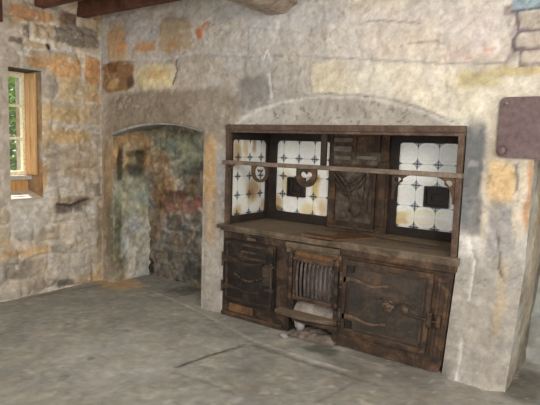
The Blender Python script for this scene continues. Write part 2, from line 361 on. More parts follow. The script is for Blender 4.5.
def mixc(nt, a, b, fac, mode='MIX'):
    m = mk(nt, 'ShaderNodeMix', data_type='RGBA', blend_type=mode)
    for s, x in ((m.inputs['Factor'], fac), (m.inputs[6], a), (m.inputs[7], b)):
        if hasattr(x, 'is_linked'): nt.links.new(x, s)
        else: s.default_value = x
    return m.outputs[2]
def bump(nt, b, src, dist, strength=1.0):
    n = mk(nt, 'ShaderNodeBump'); n.inputs['Distance'].default_value = dist; n.inputs['Strength'].default_value = strength
    nt.links.new(src, n.inputs['Height']); nt.links.new(n.outputs[0], b.inputs['Normal'])
def mat_painted(name, gain=1.0, rough=.92, bumpd=.004, var=.2, spec=.2):
    m = bpy.data.materials.new(name); nt, b = nodes(m)
    at = mk(nt, 'ShaderNodeAttribute', attribute_name='Col'); tc = mk(nt, 'ShaderNodeTexCoord')
    n1 = noise(nt, 28, 6, .7, tc.outputs['Object']); n2 = noise(nt, 7, 4, .6, tc.outputs['Object'])
    lo = 1 - var; hi = 1 + var
    r = ramp(nt, n1.outputs[0], [(.3, (lo, lo, lo, 1)), (.7, (hi, hi, hi, 1))])
    n3 = noise(nt, 11, 8, .72, tc.outputs['Object'], .8)
    pt = ramp(nt, n3.outputs[0], [(.40, (1 - .9 * var, 1 - 1.0 * var, 1 - 1.1 * var, 1)), (.47, (1, 1, 1, 1)), (.56, (1, 1, 1, 1)), (.62, (1 + .8 * var, 1 + .8 * var, 1 + .75 * var, 1))])
    c = mixc(nt, at.outputs['Color'], r.outputs[0], 1.0, 'MULTIPLY')
    c = mixc(nt, c, pt.outputs[0], 1.0, 'MULTIPLY')
    g = (gain,) * 3 + (1,)
    c = mixc(nt, c, g, 1.0, 'MULTIPLY')
    nt.links.new(c, b.inputs['Base Color']); b.inputs['Roughness'].default_value = rough
    b.inputs['Specular IOR Level'].default_value = spec
    bump(nt, b, n1.outputs[0], bumpd); return m
def mat_mottled(name, stops, scale=9, rough=.65, metal=.0, bumpd=.0025, spec=.35, dust=None, detail=6, dist=.6):
    m = bpy.data.materials.new(name); nt, b = nodes(m); tc = mk(nt, 'ShaderNodeTexCoord')
    n1 = noise(nt, scale, detail, .68, tc.outputs['Object'], dist); n2 = noise(nt, scale * 7, 4, .6, tc.outputs['Object'])
    r = ramp(nt, n1.outputs[0], [(p, L4(c)) for p, c in stops])
    r2 = ramp(nt, n2.outputs[0], [(.3, (.72, .72, .72, 1)), (.7, (1.25, 1.25, 1.25, 1))])
    c = mixc(nt, r.outputs[0], r2.outputs[0], 1.0, 'MULTIPLY')
    if dust:   # settled ash and dust on faces that point up
        ge = mk(nt, 'ShaderNodeNewGeometry'); sx = mk(nt, 'ShaderNodeSeparateXYZ'); nt.links.new(ge.outputs['Normal'], sx.inputs[0])
        mr = mk(nt, 'ShaderNodeMapRange'); mr.inputs[1].default_value = .3; mr.inputs[2].default_value = .95; mr.inputs[4].default_value = dust[1]
        nt.links.new(sx.outputs[2], mr.inputs[0]); c = mixc(nt, c, L4(dust[0]), mr.outputs[0])
    nt.links.new(c, b.inputs['Base Color']); b.inputs['Roughness'].default_value = rough; b.inputs['Metallic'].default_value = metal
    b.inputs['Specular IOR Level'].default_value = spec
    bump(nt, b, n2.outputs[0], bumpd); return m
class MB:
    def __init__(s): s.bm = bmesh.new()
    def box(s, x0, x1, y0, y1, z0, z1, bev=.0, seg=2):
        t = bmesh.new(); bmesh.ops.create_cube(t, size=1)
        for v in t.verts: v.co = Vector(((x0 + x1) / 2 + v.co.x * (x1 - x0), (y0 + y1) / 2 + v.co.y * (y1 - y0), (z0 + z1) / 2 + v.co.z * (z1 - z0)))
        if bev: bmesh.ops.bevel(t, geom=t.edges[:], offset=bev, segments=seg, profile=.5, affect='EDGES')
        return s.add(t)
    def add(s, t, M=None):
        if M: bmesh.ops.transform(t, matrix=M, verts=t.verts)
        me = bpy.data.meshes.new('t'); t.to_mesh(me); s.bm.from_mesh(me); bpy.data.meshes.remove(me); t.free(); return s
    def tube(s, pts, r, n=8, cap=True):
        pts = [Vector(p) for p in pts]; rs = r if isinstance(r, (list, tuple)) else [r] * len(pts); rings = []
        prev = None
        for i, p in enumerate(pts):
            d = (pts[min(i + 1, len(pts) - 1)] - pts[max(i - 1, 0)]).normalized()
            u = d.orthogonal().normalized() if prev is None else (prev - d * prev.dot(d)).normalized()
            prev = u; w = d.cross(u)
            rings.append([s.bm.verts.new(p + (u * math.cos(a) + w * math.sin(a)) * rs[i]) for a in [2 * math.pi * k / n for k in range(n)]])
        for a, b in zip(rings[:-1], rings[1:]):
            for k in range(n): s.bm.faces.new((a[k], a[(k + 1) % n], b[(k + 1) % n], b[k]))
        if cap: s.bm.faces.new(rings[0][::-1]); s.bm.faces.new(rings[-1])
        return s
    def plate(s, outer, holes=(), d0=-.02, d1=0., fn=lambda a, b, d: (a, d, b), bev=0):
        """outline with holes in (a,b), from depth d0 (front) to d1, mapped to space by fn"""
        loops = [list(outer)] + [list(h) for h in holes]; flat = [p for l in loops for p in l]
        tris = tessellate_polygon([[Vector((p[0], p[1], 0)) for p in l] for l in loops])
        F = [s.bm.verts.new(fn(p[0], p[1], d0)) for p in flat]; B = [s.bm.verts.new(fn(p[0], p[1], d1)) for p in flat]
        for t in tris:
            try: s.bm.faces.new([F[i] for i in t]); s.bm.faces.new([B[i] for i in reversed(t)])
            except ValueError: pass
        k = 0
        for l in loops:
            n = len(l)
            for i in range(n):
                a, b = k + i, k + (i + 1) % n; s.bm.faces.new((F[a], F[b], B[b], B[a]))
            k += n
        return s
    def ball(s, c, r, sc=(1, 1, 1), seg=12):
        t = bmesh.new(); bmesh.ops.create_uvsphere(t, u_segments=seg, v_segments=max(6, seg * 2 // 3), radius=r)
        return s.add(t, Matrix.Translation(c) @ Matrix.Diagonal((*sc, 1)))
    def build(s, name, mat, parent=None, smooth=False, bevel=0):
        bmesh.ops.remove_doubles(s.bm, verts=s.bm.verts, dist=1e-6)
        bmesh.ops.recalc_face_normals(s.bm, faces=s.bm.faces)
        me = bpy.data.meshes.new(name); s.bm.to_mesh(me); s.bm.free(); me.materials.append(mat)
        if smooth: me.polygons.foreach_set('use_smooth', [True] * len(me.polygons))
        o = bpy.data.objects.new(name, me); COL.objects.link(o); o.parent = parent
        if parent is not None and parent.type == 'EMPTY': o.matrix_parent_inverse = Matrix.Translation(-Vector(parent.location))
        if bevel:
            md = o.modifiers.new('b', 'BEVEL'); md.width = bevel; md.segments = 2; md.limit_method = 'ANGLE'; md.angle_limit = .8
        return o
def rrect(a0, a1, b0, b1, r, n=5):
    if isinstance(r, (int, float)): r = (r,) * 4
    out = []
    for (cx, cy, a, q) in ((a1, b1, 0, r[0]), (a0, b1, 90, r[1]), (a0, b0, 180, r[2]), (a1, b0, 270, r[3])):
        sx = -1 if cx == a1 else 1; sy = -1 if cy == b1 else 1
        if q <= 0: out.append((cx, cy)); continue
        for k in range(n + 1):
            t = math.radians(a + 90 * k / n); out.append((cx + sx * q + q * math.cos(t), cy + sy * q + q * math.sin(t)))
    return out
def empty(name, loc):
    o = bpy.data.objects.new(name, None); COL.objects.link(o); o.location = loc; o.empty_display_size = .1; return o
def tag(o, label, cat=None, group=None):
    o['label'] = label
    if cat: o['category'] = cat
    if group: o['group'] = group
    return o
def struct(o): o['kind'] = 'structure'; return o

# ---------------------------------------------------------------- materials
GAIN = 1.0
M_wall = mat_painted('weathered_limewashed_masonry', 1.12, var=.13, bumpd=.005)
M_floor = mat_painted('worn_concrete_floor', 1.36, rough=.75, bumpd=.0015, var=.09, spec=.3)
M_tile = mat_painted('glazed_wall_tile', 1.0, rough=.18, bumpd=.0003, var=.05, spec=.5)
M_iron = mat_mottled('black_cast_iron', [(.3, (32, 28, 25)), (.5, (56, 46, 39)), (.62, (92, 71, 54)), (.75, (66, 58, 51))], 7, .55, .25, dust=((120, 106, 88), .55))
M_iron_dark = mat_mottled('sooty_cast_iron', [(.3, (26, 23, 21)), (.55, (44, 38, 34)), (.72, (84, 66, 52))], 6, .5, .25)
M_iron_mid = mat_mottled('greyed_cast_iron', [(.3, (46, 43, 40)), (.5, (64, 57, 50)), (.66, (92, 74, 59))], 4.5, .5, .2)
M_brown = mat_mottled('rusted_brown_iron', [(.3, (42, 33, 27)), (.5, (68, 53, 42)), (.66, (106, 80, 58)), (.8, (84, 70, 58))], 6, .75, .1, dust=((140, 124, 102), .5))
M_rust = mat_mottled('orange_rust_iron', [(.3, (66, 48, 36)), (.5, (106, 78, 54)), (.7, (138, 98, 64))], 7, .85, .0)
M_dust = mat_mottled('ash_dusted_iron', [(.3, (66, 55, 45)), (.5, (94, 80, 66)), (.7, (126, 112, 94))], 6, .85, .0, dust=((142, 127, 106), .6))
M_rail = mat_mottled('dusty_brown_rail', [(.3, (92, 80, 70)), (.5, (118, 103, 90)), (.7, (142, 127, 113))], 9, .8, .0, dust=((166, 150, 134), .6))
M_header = mat_mottled('dry_brown_header', [(.3, (66, 52, 43)), (.5, (90, 72, 60)), (.7, (116, 97, 82))], 9, .8, .0, dust=((150, 136, 120), .5))
M_soffit = mat_mottled('sooty_brown_plate', [(.3, (32, 26, 23)), (.6, (52, 42, 36)), (.8, (78, 64, 54))], 5, .75, .0)
M_stoneplate = mat_mottled('ash_grey_flue_plate', [(.3, (52, 43, 37)), (.5, (82, 70, 59)), (.7, (116, 106, 94))], 11, .85, .0)
M_ash = mat_mottled('pale_ash_plaster', [(.3, (120, 110, 100)), (.55, (160, 150, 140)), (.75, (190, 182, 172))], 9, .95, 0, .006)
M_rubble = mat_mottled('crumbled_lime', [(.3, (96, 90, 92)), (.6, (176, 170, 168))], 14, .95, 0, .006)
M_oak = mat_mottled('reddish_old_timber', [(.3, (62, 38, 30)), (.5, (96, 60, 46)), (.7, (124, 84, 64))], 3, .8, 0, .003)
M_oakgrey = mat_mottled('grey_brown_old_timber', [(.3, (112, 96, 82)), (.5, (146, 130, 114)), (.7, (172, 158, 142))], 6, .8, 0, .003)
M_board = mat_mottled('limewashed_ceiling_board', [(.3, (150, 130, 108)), (.7, (180, 160, 138))], 3, .9, 0, .003)
M_grate = mat_mottled('ash_grey_grate_iron', [(.3, (56, 48, 45)), (.5, (88, 78, 74)), (.7, (124, 114, 110))], 12, .8, .05)
M_strap = mat_mottled('worn_brown_strap_iron', [(.3, (66, 53, 43)), (.5, (96, 77, 61)), (.7, (124, 102, 83))], 12, .7, .05)
M_slide = mat_mottled('dull_grey_flue_slide', [(.3, (88, 78, 68)), (.6, (124, 114, 102))], 12, .8, .05)
M_plate = mat_mottled('purple_brown_painted_iron', [(.3, (92, 74, 74)), (.6, (106, 87, 86)), (.8, (118, 98, 94))], 4, .5, 0, .0006, spec=.4)
M_bolt = mat_mottled('worn_steel', [(.3, (90, 80, 78)), (.7, (170, 160, 156))], 20, .5, .3)
M_white = mat_mottled('cream_window_paint', [(.3, (240, 228, 194)), (.7, (248, 240, 214))], 8, .6, 0, .0006)
M_sillgrey = mat_mottled('pale_grey_painted_sill', [(.3, (176, 170, 162)), (.7, (206, 200, 192))], 8, .8, 0, .001)
M_bark = mat_mottled('tree_bark', [(.3, (70, 56, 44)), (.7, (110, 92, 74))], 12, .9, 0, .004)
M_grass = mat_mottled('outdoor_grass', [(.3, (70, 92, 44)), (.7, (112, 132, 66))], 5, .95, 0, .01)
M_strip = mat_mottled('grey_bent_iron_strip', [(.3, (120, 122, 120)), (.55, (160, 162, 160)), (.75, (196, 196, 190))], 12, .6, .1)
def mat_pine():
    m = bpy.data.materials.new('golden_pine_boards'); nt, b = nodes(m); tc = mk(nt, 'ShaderNodeTexCoord')
    mp = mk(nt, 'ShaderNodeMapping'); mp.inputs['Scale'].default_value = (1, 1, .12); nt.links.new(tc.outputs['Object'], mp.inputs[0])
    n = noise(nt, 40, 5, .6, mp.outputs[0], 1.0)
    r = ramp(nt, n.outputs[0], [(.3, L4((188, 138, 82))), (.55, L4((216, 170, 110))), (.75, L4((228, 188, 132)))])
    nt.links.new(r.outputs[0], b.inputs['Base Color']); b.inputs['Roughness'].default_value = .5; bump(nt, b, n.outputs[0], .001); return m
M_pine = mat_pine()
def mat_leaf():
    m = bpy.data.materials.new('bright_green_leaves'); nt, b = nodes(m)
    ge = mk(nt, 'ShaderNodeTexCoord'); n = noise(nt, 3, 3, .6, ge.outputs['Object'])
    r = ramp(nt, n.outputs[0], [(.3, L4((76, 120, 40))), (.5, L4((134, 176, 70))), (.7, L4((190, 212, 120)))])
    nt.links.new(r.outputs[0], b.inputs['Base Color']); b.inputs['Roughness'].default_value = .5
    tr = mk(nt, 'ShaderNodeBsdfTranslucent'); nt.links.new(r.outputs[0], tr.inputs[0])
    mx = mk(nt, 'ShaderNodeMixShader'); mx.inputs[0].default_value = .4
    out = [x for x in nt.nodes if x.type == 'OUTPUT_MATERIAL'][0]
    nt.links.new(b.outputs[0], mx.inputs[1]); nt.links.new(tr.outputs[0], mx.inputs[2]); nt.links.new(mx.outputs[0], out.inputs[0]); return m
M_leaf = mat_leaf()
def mat_glass():
    m = bpy.data.materials.new('thin_window_glass'); nt, b = nodes(m)
    b.inputs['Base Color'].default_value = (.8, .85, .85, 1); b.inputs['Roughness'].default_value = .03
    t = mk(nt, 'ShaderNodeBsdfTransparent'); mx = mk(nt, 'ShaderNodeMixShader'); mx.inputs[0].default_value = .07
    out = [x for x in nt.nodes if x.type == 'OUTPUT_MATERIAL'][0]
    nt.links.new(t.outputs[0], mx.inputs[1]); nt.links.new(b.outputs[0], mx.inputs[2]); nt.links.new(mx.outputs[0], out.inputs[0])
    return m
M_glass = mat_glass()

# ---------------------------------------------------------------- the room shell
TOP = 2.95
# back wall: alcove opening with a segmental head, fireplace opening, and a low recess at the far right
AX0, AX1, AZ = .19, 1.45, 1.56
RX0, RX1, RZ = 1.712, 3.712, 1.652
CX0, CZ = 4.112, 1.5
ARCH_L = [(1.80, 1.66), (1.88, 1.72), (2.05, 1.79), (2.3, 1.85), (2.66, 1.885), (3.0, 1.862), (3.3, 1.80), (3.5, 1.73), (3.66, 1.66)]
axs = [p[0] for p in ARCH_L]; azs = [p[1] for p in ARCH_L]
def ahead(x):                     # head of the alcove
    t = np.clip((x - AX0) / (AX1 - AX0), 0, 1)
    return .03 * t + .085 * np.clip(1 - ((t - .52) / .5) ** 2, 0, 1)
def back_fn(S, T):
    inA = (S >= AX0 - 1e-6) & (S <= AX1 + 1e-6)
    T2 = np.where(inA & (T >= AZ - 1e-6), T + ahead(S) * np.clip(1 - (T - AZ) / .6, 0, 1), T)
    T2 = np.where(~inA & (T >= AZ - 1e-6) & (S > AX1), T + 0, T2)
    C, h = paint(S, T2, (172, 160, 144), BACK_BLOBS, BACK_LINES, 11, sat=.66, base2=(186, 176, 160), mottle=.11, rough=.008, course=(.27, .46, .10, (196, 190, 180), .35, .006))
    # plaster infill of the old arch over the range, set slightly back
    top = np.interp(S, axs, azs, left=0, right=0) + .012 * (fbm(S * 12, T2 * 12, 77) - .5)
    m = sstep(.012, -.004, T2 - top) * (T2 > 1.6) * ((S > 1.78) & (S < 3.68))
    pock = sstep(.66, .72, fbm(S * 34, T2 * 34, 91, 3))
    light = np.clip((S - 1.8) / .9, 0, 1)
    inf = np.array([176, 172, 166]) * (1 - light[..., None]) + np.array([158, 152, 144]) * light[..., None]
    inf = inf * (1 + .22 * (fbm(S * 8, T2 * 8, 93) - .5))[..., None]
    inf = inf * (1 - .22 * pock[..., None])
    rim_highlight = np.exp(-((T2 - top + .018) / .014) ** 2)[..., None] * .6  # lit edge of the infill, put into the colour as a highlight
    inf = inf * (1 - rim_highlight) + np.array([206, 202, 194]) * rim_highlight
    C = C * (1 - m[..., None]) + inf * m[..., None]
    h = h - m * .022
    # rougher, knobbly plaster to the right of the arch
    kn = sstep(3.1, 3.4, S) * sstep(2.05, 1.95, T2) * sstep(1.45, 1.6, T2)
    h = h + kn * .012 * (fbm(S * 14, T2 * 14, 44) - .5)
    # keep the edges of the openings clean
    def rd(x0, x1, z1): return np.hypot(np.maximum(np.abs(S - (x0 + x1) / 2) - (x1 - x0) / 2, 0), np.maximum(T - z1, 0))
    e = np.minimum(np.minimum(rd(RX0, RX1, RZ), rd(AX0, AX1, AZ)), rd(CX0, 5.2, CZ))
    h = h * np.clip(e * 16, 0, 1) * np.clip(S * 16, 0, 1)
    foot = sstep(.16, 0, T) * sstep(3.70, 3.78, S) * (.6 + .8 * fbm(S * 9, T * 3, 19)); foot = foot * sstep(.0, .10, np.maximum(CX0 - S, 0))
    P = np.stack([S, -h - .05 * foot, T2], -1); return P, C
sx = axis(0, 5.6, .0135, (AX0, AX1, RX0, RX1, CX0)); sx = [x for x in sx if x <= 4.4] + axis(4.4, 5.6, .06)[1:]
sz = axis(-.0135 * 2, TOP, .0135, (AZ, RZ, CZ))
def keepb(S, T):
    return ~(((S > AX0) & (S < AX1) & (T < AZ)) | ((S > RX0) & (S < RX1) & (T < RZ)) | ((S > CX0) & (S < 5.2) & (T < CZ)))
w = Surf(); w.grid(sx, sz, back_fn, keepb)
def plane_fn(mapfn, base, blobs=(), lines=(), seed=1, base2=None, rough=.006, mottle=.18, course=None):
    def f(S, T):
        C, h = paint(S, T, base, blobs, lines, seed, base2=base2, rough=rough, mottle=mottle, course=course)
        return mapfn(S, T, h), C
    return f
ST = lambda *a: np.stack(np.broadcast_arrays(*a), -1)
# alcove lining
AD = .5
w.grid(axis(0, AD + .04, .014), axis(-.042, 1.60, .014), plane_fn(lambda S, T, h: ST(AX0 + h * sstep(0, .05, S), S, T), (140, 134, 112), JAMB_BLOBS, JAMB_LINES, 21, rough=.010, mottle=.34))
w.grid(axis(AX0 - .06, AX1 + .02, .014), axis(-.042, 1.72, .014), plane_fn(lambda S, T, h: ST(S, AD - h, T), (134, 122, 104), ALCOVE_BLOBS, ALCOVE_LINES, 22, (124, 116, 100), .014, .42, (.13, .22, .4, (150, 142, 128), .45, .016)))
w.grid(axis(0, AD, .03), axis(0, 1.6, .03), plane_fn(lambda S, T, h: ST(AX1 - 0 * h, S, T), (150, 140, 122), (), (), 23))
w.grid(axis(AX0, AX1, .03), axis(0, AD, .03), plane_fn(lambda S, T, h: ST(S, T, AZ + ahead(S) + .09 * T), (140, 130, 118), (), (), 24))
# fireplace lining behind the range
w.grid(axis(0, .64, .04), axis(0, RZ, .04), plane_fn(lambda S, T, h: ST(RX0, S, T), (120, 110, 100), (), (), 25))
w.grid(axis(0, .64, .04), axis(0, RZ, .04), plane_fn(lambda S, T, h: ST(RX1, S, T), (120, 110, 100), (), (), 26))
w.grid(axis(RX0, RX1, .04), axis(0, RZ, .04), plane_fn(lambda S, T, h: ST(S, .64, T), (110, 96, 84), (), (), 27))
w.grid(axis(RX0, RX1, .04), axis(0, .64, .04), plane_fn(lambda S, T, h: ST(S, T, RZ), (110, 96, 84), (), (), 28))
# return face and back of the recess at the right
w.grid(axis(0, .66, .016), axis(-.032, CZ, .016), plane_fn(lambda S, T, h: ST(CX0 + h * sstep(0, .05, S), S, T), (150, 138, 118), [(.3, .8, .12, .5, (168, 150, 120), .5, .8, .004, 3), (.55, .5, .06, .7, (120, 112, 96), .5, .8, .0, 3)], (), 29, (164, 156, 140)))
w.grid(axis(CX0 - .06, 5.2, .03), axis(-.03, CZ + .03, .03), plane_fn(lambda S, T, h: ST(S, .62 - h, T), (150, 152, 142), (), (), 30, (176, 178, 168)))
w.grid(axis(CX0, 5.2, .06), axis(0, .62, .06), plane_fn(lambda S, T, h: ST(S, T, CZ + 0 * h), (130, 122, 110), (), (), 31))
w.grid(axis(0, .62, .06), axis(0, CZ, .06), plane_fn(lambda S, T, h: ST(5.2 + 0 * h, S, T), (150, 140, 122), (), (), 32))
wall_back = struct(w.build('wall_back', M_wall)); wall_back['label'] = 'tall masonry wall holding the iron range, patchily limewashed'
# left wall with the small deep window
WY0, WY1, WZ0, WZ1 = -.975, -.66, .918, 2.105
GX = -.27
def left_fn(S, T):
    C, h = paint(S, T, (168, 156, 140), LEFT_BLOBS, LEFT_LINES, 5, base2=(176, 158, 130), mottle=.15, rough=.012, course=(.17, .32, .15, (190, 181, 166), .6, .014), chip=.6)
    sm = (sstep(-.95, -1.0, S) * sstep(.85, 1.0, T))[..., None] * .8        # smoother grey plaster beside the window
    C = C * (1 - sm) + np.array([166, 156, 144]) * sm * (1 + .12 * (fbm(S * 6, T * 6, 8)[..., None] - .5))
    e = np.hypot(np.maximum(np.abs(S - (WY0 + WY1) / 2) - (WY1 - WY0) / 2, 0), np.maximum(np.abs(T - (WZ0 + WZ1) / 2) - (WZ1 - WZ0) / 2, 0))
    h = h * np.clip(e * 14, 0, 1) * np.clip(-S * 14, 0, 1); C = np.clip(C * 1.13, 0, 250)
    return np.stack([h, S, T], -1), C
wl = Surf()
wl.grid(axis(-4.3, -1.6, .08) + axis(-1.6, 0.02, .0135, (WY0, WY1))[1:], axis(-.027, TOP, .0135, (WZ0, WZ1)), left_fn, lambda S, T: ~((S > WY0) & (S < WY1) & (T > WZ0) & (T < WZ1)))
wl.grid(axis(-.46, 0, .02), axis(WZ0, WZ1, .02), plane_fn(lambda S, T, h: ST(S, WY1 - .2 * h * (S < -.02), T), (150, 122, 86), [(-.05, 1.1, .1, .2, (168, 118, 72), .5, .8, 0, 3)], (), 41, (160, 150, 134)))
wl.grid(axis(-.46, 0, .03), axis(WZ0, WZ1, .03), plane_fn(lambda S, T, h: ST(S, WY0 + S * .42 + 0 * h, T), (190, 182, 168), (), (), 42))
wl.grid(axis(-.46, 0, .02), axis(-1.2, WY1, .02), plane_fn(lambda S, T, h: ST(S, T, WZ0 + .002 + .1 * h - S * .23), (226, 220, 206), (), (), 43, rough=.004, mottle=.1))
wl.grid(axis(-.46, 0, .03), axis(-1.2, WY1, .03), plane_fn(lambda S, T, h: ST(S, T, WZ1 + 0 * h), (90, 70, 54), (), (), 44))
wl.grid([-4.3, WY1 - .6], [0, TOP], plane_fn(lambda S, T, h: ST(-.46 + 0 * h, S, T), (150, 140, 125)))
wl.grid([WY1, .7], [0, TOP], plane_fn(lambda S, T, h: ST(-.46 + 0 * h, S, T), (150, 140, 125)))
wl.grid([WY1 - .6, WY1], [0, WZ0], plane_fn(lambda S, T, h: ST(-.46 + 0 * h, S, T), (150, 140, 125)))
wl.grid([WY1 - .6, WY1], [WZ1, TOP], plane_fn(lambda S, T, h: ST(-.46 + 0 * h, S, T), (150, 140, 125)))
wall_left = struct(wl.build('wall_left', M_wall))
# floor
def floor_fn(S, T):
    C, h = paint(S, T, (136, 135, 126), FLOOR_BLOBS, FLOOR_LINES, 61, base2=(142, 142, 132), mottle=.14, rough=.0025, speck=.04)
    return np.stack([S, T, h * np.clip(1 - (T > .02) * 0, 0, 1) - .004], -1), C
fl = Surf()
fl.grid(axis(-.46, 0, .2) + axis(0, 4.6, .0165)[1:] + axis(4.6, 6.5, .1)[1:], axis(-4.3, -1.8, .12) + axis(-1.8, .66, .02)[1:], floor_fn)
struct(fl.build('floor', M_floor))
struct(MB().box(-.46, 6.5, -4.3, .7, TOP, TOP + .05).build('ceiling', M_board))

# timbers
def joist(y0, y1, x0=-.2, x1=2.25, z0=2.672, z1=2.94):
    m = MB(); m.box(x0, x1, y0, y1, z0, z1, .008)
    return m.build('ceiling_joist', M_oak)
for (y0, y1, lab) in ((-.285, -.195, 'reddish brown ceiling joist nearest the back wall, end set in left wall'), (-.72, -.62, 'reddish brown ceiling joist over the left wall, second from the back wall')):
    tag(joist(y0, y1), lab, 'beam', 'ceiling joists')
tag(joist(-1.14, -1.06, z0=2.46, z1=2.66, x0=-.1, x1=.10), 'low dark timber end above the window at the top left corner', 'beam')
mbm = MB(); prof = [(2.115, 2.52), (2.13, 2.505), (2.275, 2.497), (2.30, 2.505), (2.395, 2.56), (2.40, 2.668), (2.115, 2.668)]
mbm.plate(prof, (), -3.9, -.012, lambda a, b, d: (a, d, b))
for x, r in ((2.165, .006), (2.215, .005)): mbm.tube([(x, -3.9, 2.502), (x, -.012, 2.502)], r, 6)
tag(mbm.build('main_beam', M_oakgrey), 'grey brown chamfered main beam whose end meets the wall above the range', 'beam')

# window
def wbox(name, mat, parent, *a, bev=.003):
    return MB().box(*a, bev).build(name, mat, parent)
win = struct(empty('window_1', (GX, -.86, 1.1)))
m = MB()
m.box(GX - .03, GX + .02, -1.13, -.655, 2.05, 2.10, .004); m.box(GX - .03, GX + .03, -1.13, -.655, 1.10, 1.165, .004)
m.box(GX - .028, GX + .024, -.712, -.664, 1.165, 2.05, .002); m.box(GX - .028, GX + .018, -1.14, -1.09, 1.1, 2.1, .004)
m.build('window_frame', M_white, win)
for z in (1.785, 1.475): wbox('glazing_bar', M_white, win, GX - .015, GX + .008, -1.1, -.70, z - .012, z + .012)
MB().box(GX - .006, GX - .001, -1.10, -.70, 1.15, 2.06).build('window_glass', M_glass, win)
wbox('window_sill', M_sillgrey, win, GX - .0, GX + .09, -1.05, -.665, 1.085, 1.125)
wbox('window_apron', M_pine, win, GX - .03, GX + .02, -1.08, -.664, .955, 1.08)
m = MB(); m.box(GX + .02, -.165, -.69, -.664, 1.13, 2.09, .004); m.box(-.166, -.122, -.684, -.664, 1.13, 2.09, .003); m.box(-.123, -.075, -.69, -.664, 1.13, 2.09, .006)
m.build('window_casing', M_pine, win)

# outdoors
struct(MB().box(-9, -.5, -6, 7, -.25, -.2).build('ground', M_grass))
def bush(loc, r, n, label):
    root = empty('garden_tree', (loc[0], loc[1], -.2)); bm = bmesh.new(); rnd = random.Random(int(loc[1] * 100) + 5)
    for i in range(n):
        d = Vector((rnd.gauss(0, 1), rnd.gauss(0, 1), rnd.gauss(0, 1))).normalized() * (r * rnd.uniform(.55, 1.0))
        c = Vector((loc[0] + d.x, loc[1] + d.y, loc[2] + d.z * 1.35)); s = rnd.uniform(.035, .075)
        R = Matrix.Rotation(rnd.uniform(0, 6.3), 3, 'Z') @ Matrix.Rotation(rnd.uniform(-1.2, 1.2), 3, 'X') @ Matrix.Rotation(rnd.uniform(0, 6.3), 3, 'Z')
        vs = [bm.verts.new(c + R @ Vector(p) * s) for p in ((-1, 0, 0), (-.3, -.5, .1), (.5, -.4, .1), (1.1, 0, -.1), (.5, .4, .1), (-.3, .5, .1))]
        bm.faces.new(vs)
    k = MB(); k.bm.free(); k.bm = bm
    fo = k.build('foliage', M_leaf, root)
    MB().tube([(loc[0], loc[1], -.2), (loc[0] + .04, loc[1], loc[2] * .5), (loc[0], loc[1] + .05, loc[2])], [.09, .07, .03], 8).build('trunk', M_bark, root, True)
    tag(root, label, 'tree')
bush((-2.9, .75, 1.5), 1.0, 10000, 'leafy bright green tree seen through the small window panes')

# ---------------------------------------------------------------- the cooking range
rng = empty('cooking_range', (2.71, .1, 0))
tag(rng, 'rusted cast iron kitchen range with tiled hood panels, set in the masonry wall', 'kitchen range')
LAT = lambda x: (lambda a, b, d: (x + d, a, b))
# casings
def outline_case(x0, x1, z0, z1, rr): return rrect(x0, x1, z0, z1, rr)
oc = MB().plate(rrect(1.716, 2.42, 0.0, .752, .004), (), -.012, .58).build('oven_casing', M_iron, rng, bevel=.003)
MB().box(1.716, 2.36, -.032, -.010, .0, .035, .005).build('plinth', M_brown, oc)
MB().box(1.80, 2.06, -.022, -.010, .045, .118, .006).build('base_panel', M_rust, oc)
bc = MB().plate(rrect(2.868, 3.702, .004, .745, (.004, .004, .004, .06)), (), -.012, .58).build('boiler_casing', M_brown, rng, bevel=.004)
m = MB(); m.plate(rrect(3.615, 3.69, .10, .66, .006), [rrect(3.632, 3.672, .13, .63, .006)], -.024, -.01)
m.plate(rrect(3.05, 3.30, .035, .085, .006), (), -.019, -.01); m.plate(rrect(3.32, 3.55, .03, .075, .006), (), -.017, -.01)
m.build('raised_moulding', M_brown, bc)
# left oven door
dx0, dx1, dz0, dz1 = 1.745, 2.285, .135, .68
d = MB().plate(rrect(dx0, dx1, dz0, dz1, .01), (), -.030, -.008).build('oven_door', M_iron_dark, rng, bevel=.004)
m = MB(); m.plate(rrect(dx0 + .02, dx1 - .02, dz0 + .02, dz1 - .02, .01), [rrect(dx0 + .045, dx1 - .045, dz0 + .04, dz1 - .04, .012)], -.038, -.028)
m.plate(rrect(1.93, 2.2, .535, .60, .006), [rrect(1.945, 2.185, .55, .585, .004)], -.038, -.028)
m.build('door_moulding', M_iron, d, bevel=.002)
def strap(x0, z, length, h0, d0, sgn=1, wav=.012):
    """cast strap hinge that tapers in waves from its root"""
    up = []; lo = []
    N = 26
    for i in range(N + 1):
        t = i / N; x = x0 + sgn * length * t
        hw = h0 * (1 - .75 * t) + .35 * h0 * max(0, math.cos(t * 9)) * (1 - t); c = z + wav * math.sin(t * 7.5)
        if t > .86: hw = max(hw, h0 * .62 * math.sqrt(max(0, 1 - ((t - .93) / .07) ** 2)))
        up.append((x, c + hw)); lo.append((x, c - hw))
    pts = up + lo[::-1]
    if sgn < 0: pts = pts[::-1]
    return MB().plate(pts, (), d0, d0 + .012)
strap(1.745, .50, .42, .020, -.047).build('strap_hinge', M_iron, d)
strap(1.745, .26, .40, .018, -.047).build('strap_hinge', M_iron, d)
for z0_, z1_ in ((.44, .56), (.22, .31)):
    MB().tube([(1.735, -.036, z0_), (1.735, -.036, z0_ + .01), (1.735, -.036, z1_ - .01), (1.735, -.036, z1_)], [.017, .013, .013, .017]).build('hinge_knuckle', M_iron, d, True)
m = MB(); m.tube([(2.262, -.05, .30), (2.262, -.055, .52)], .011); m.box(2.20, 2.29, -.058, -.03, .50, .525, .004); m.box(2.20, 2.28, -.055, -.03, .30, .325, .004)
m.ball((2.262, -.058, .53), .016); m.plate(rrect(2.17, 2.25, .34, .50, .01), (), -.042, -.028)
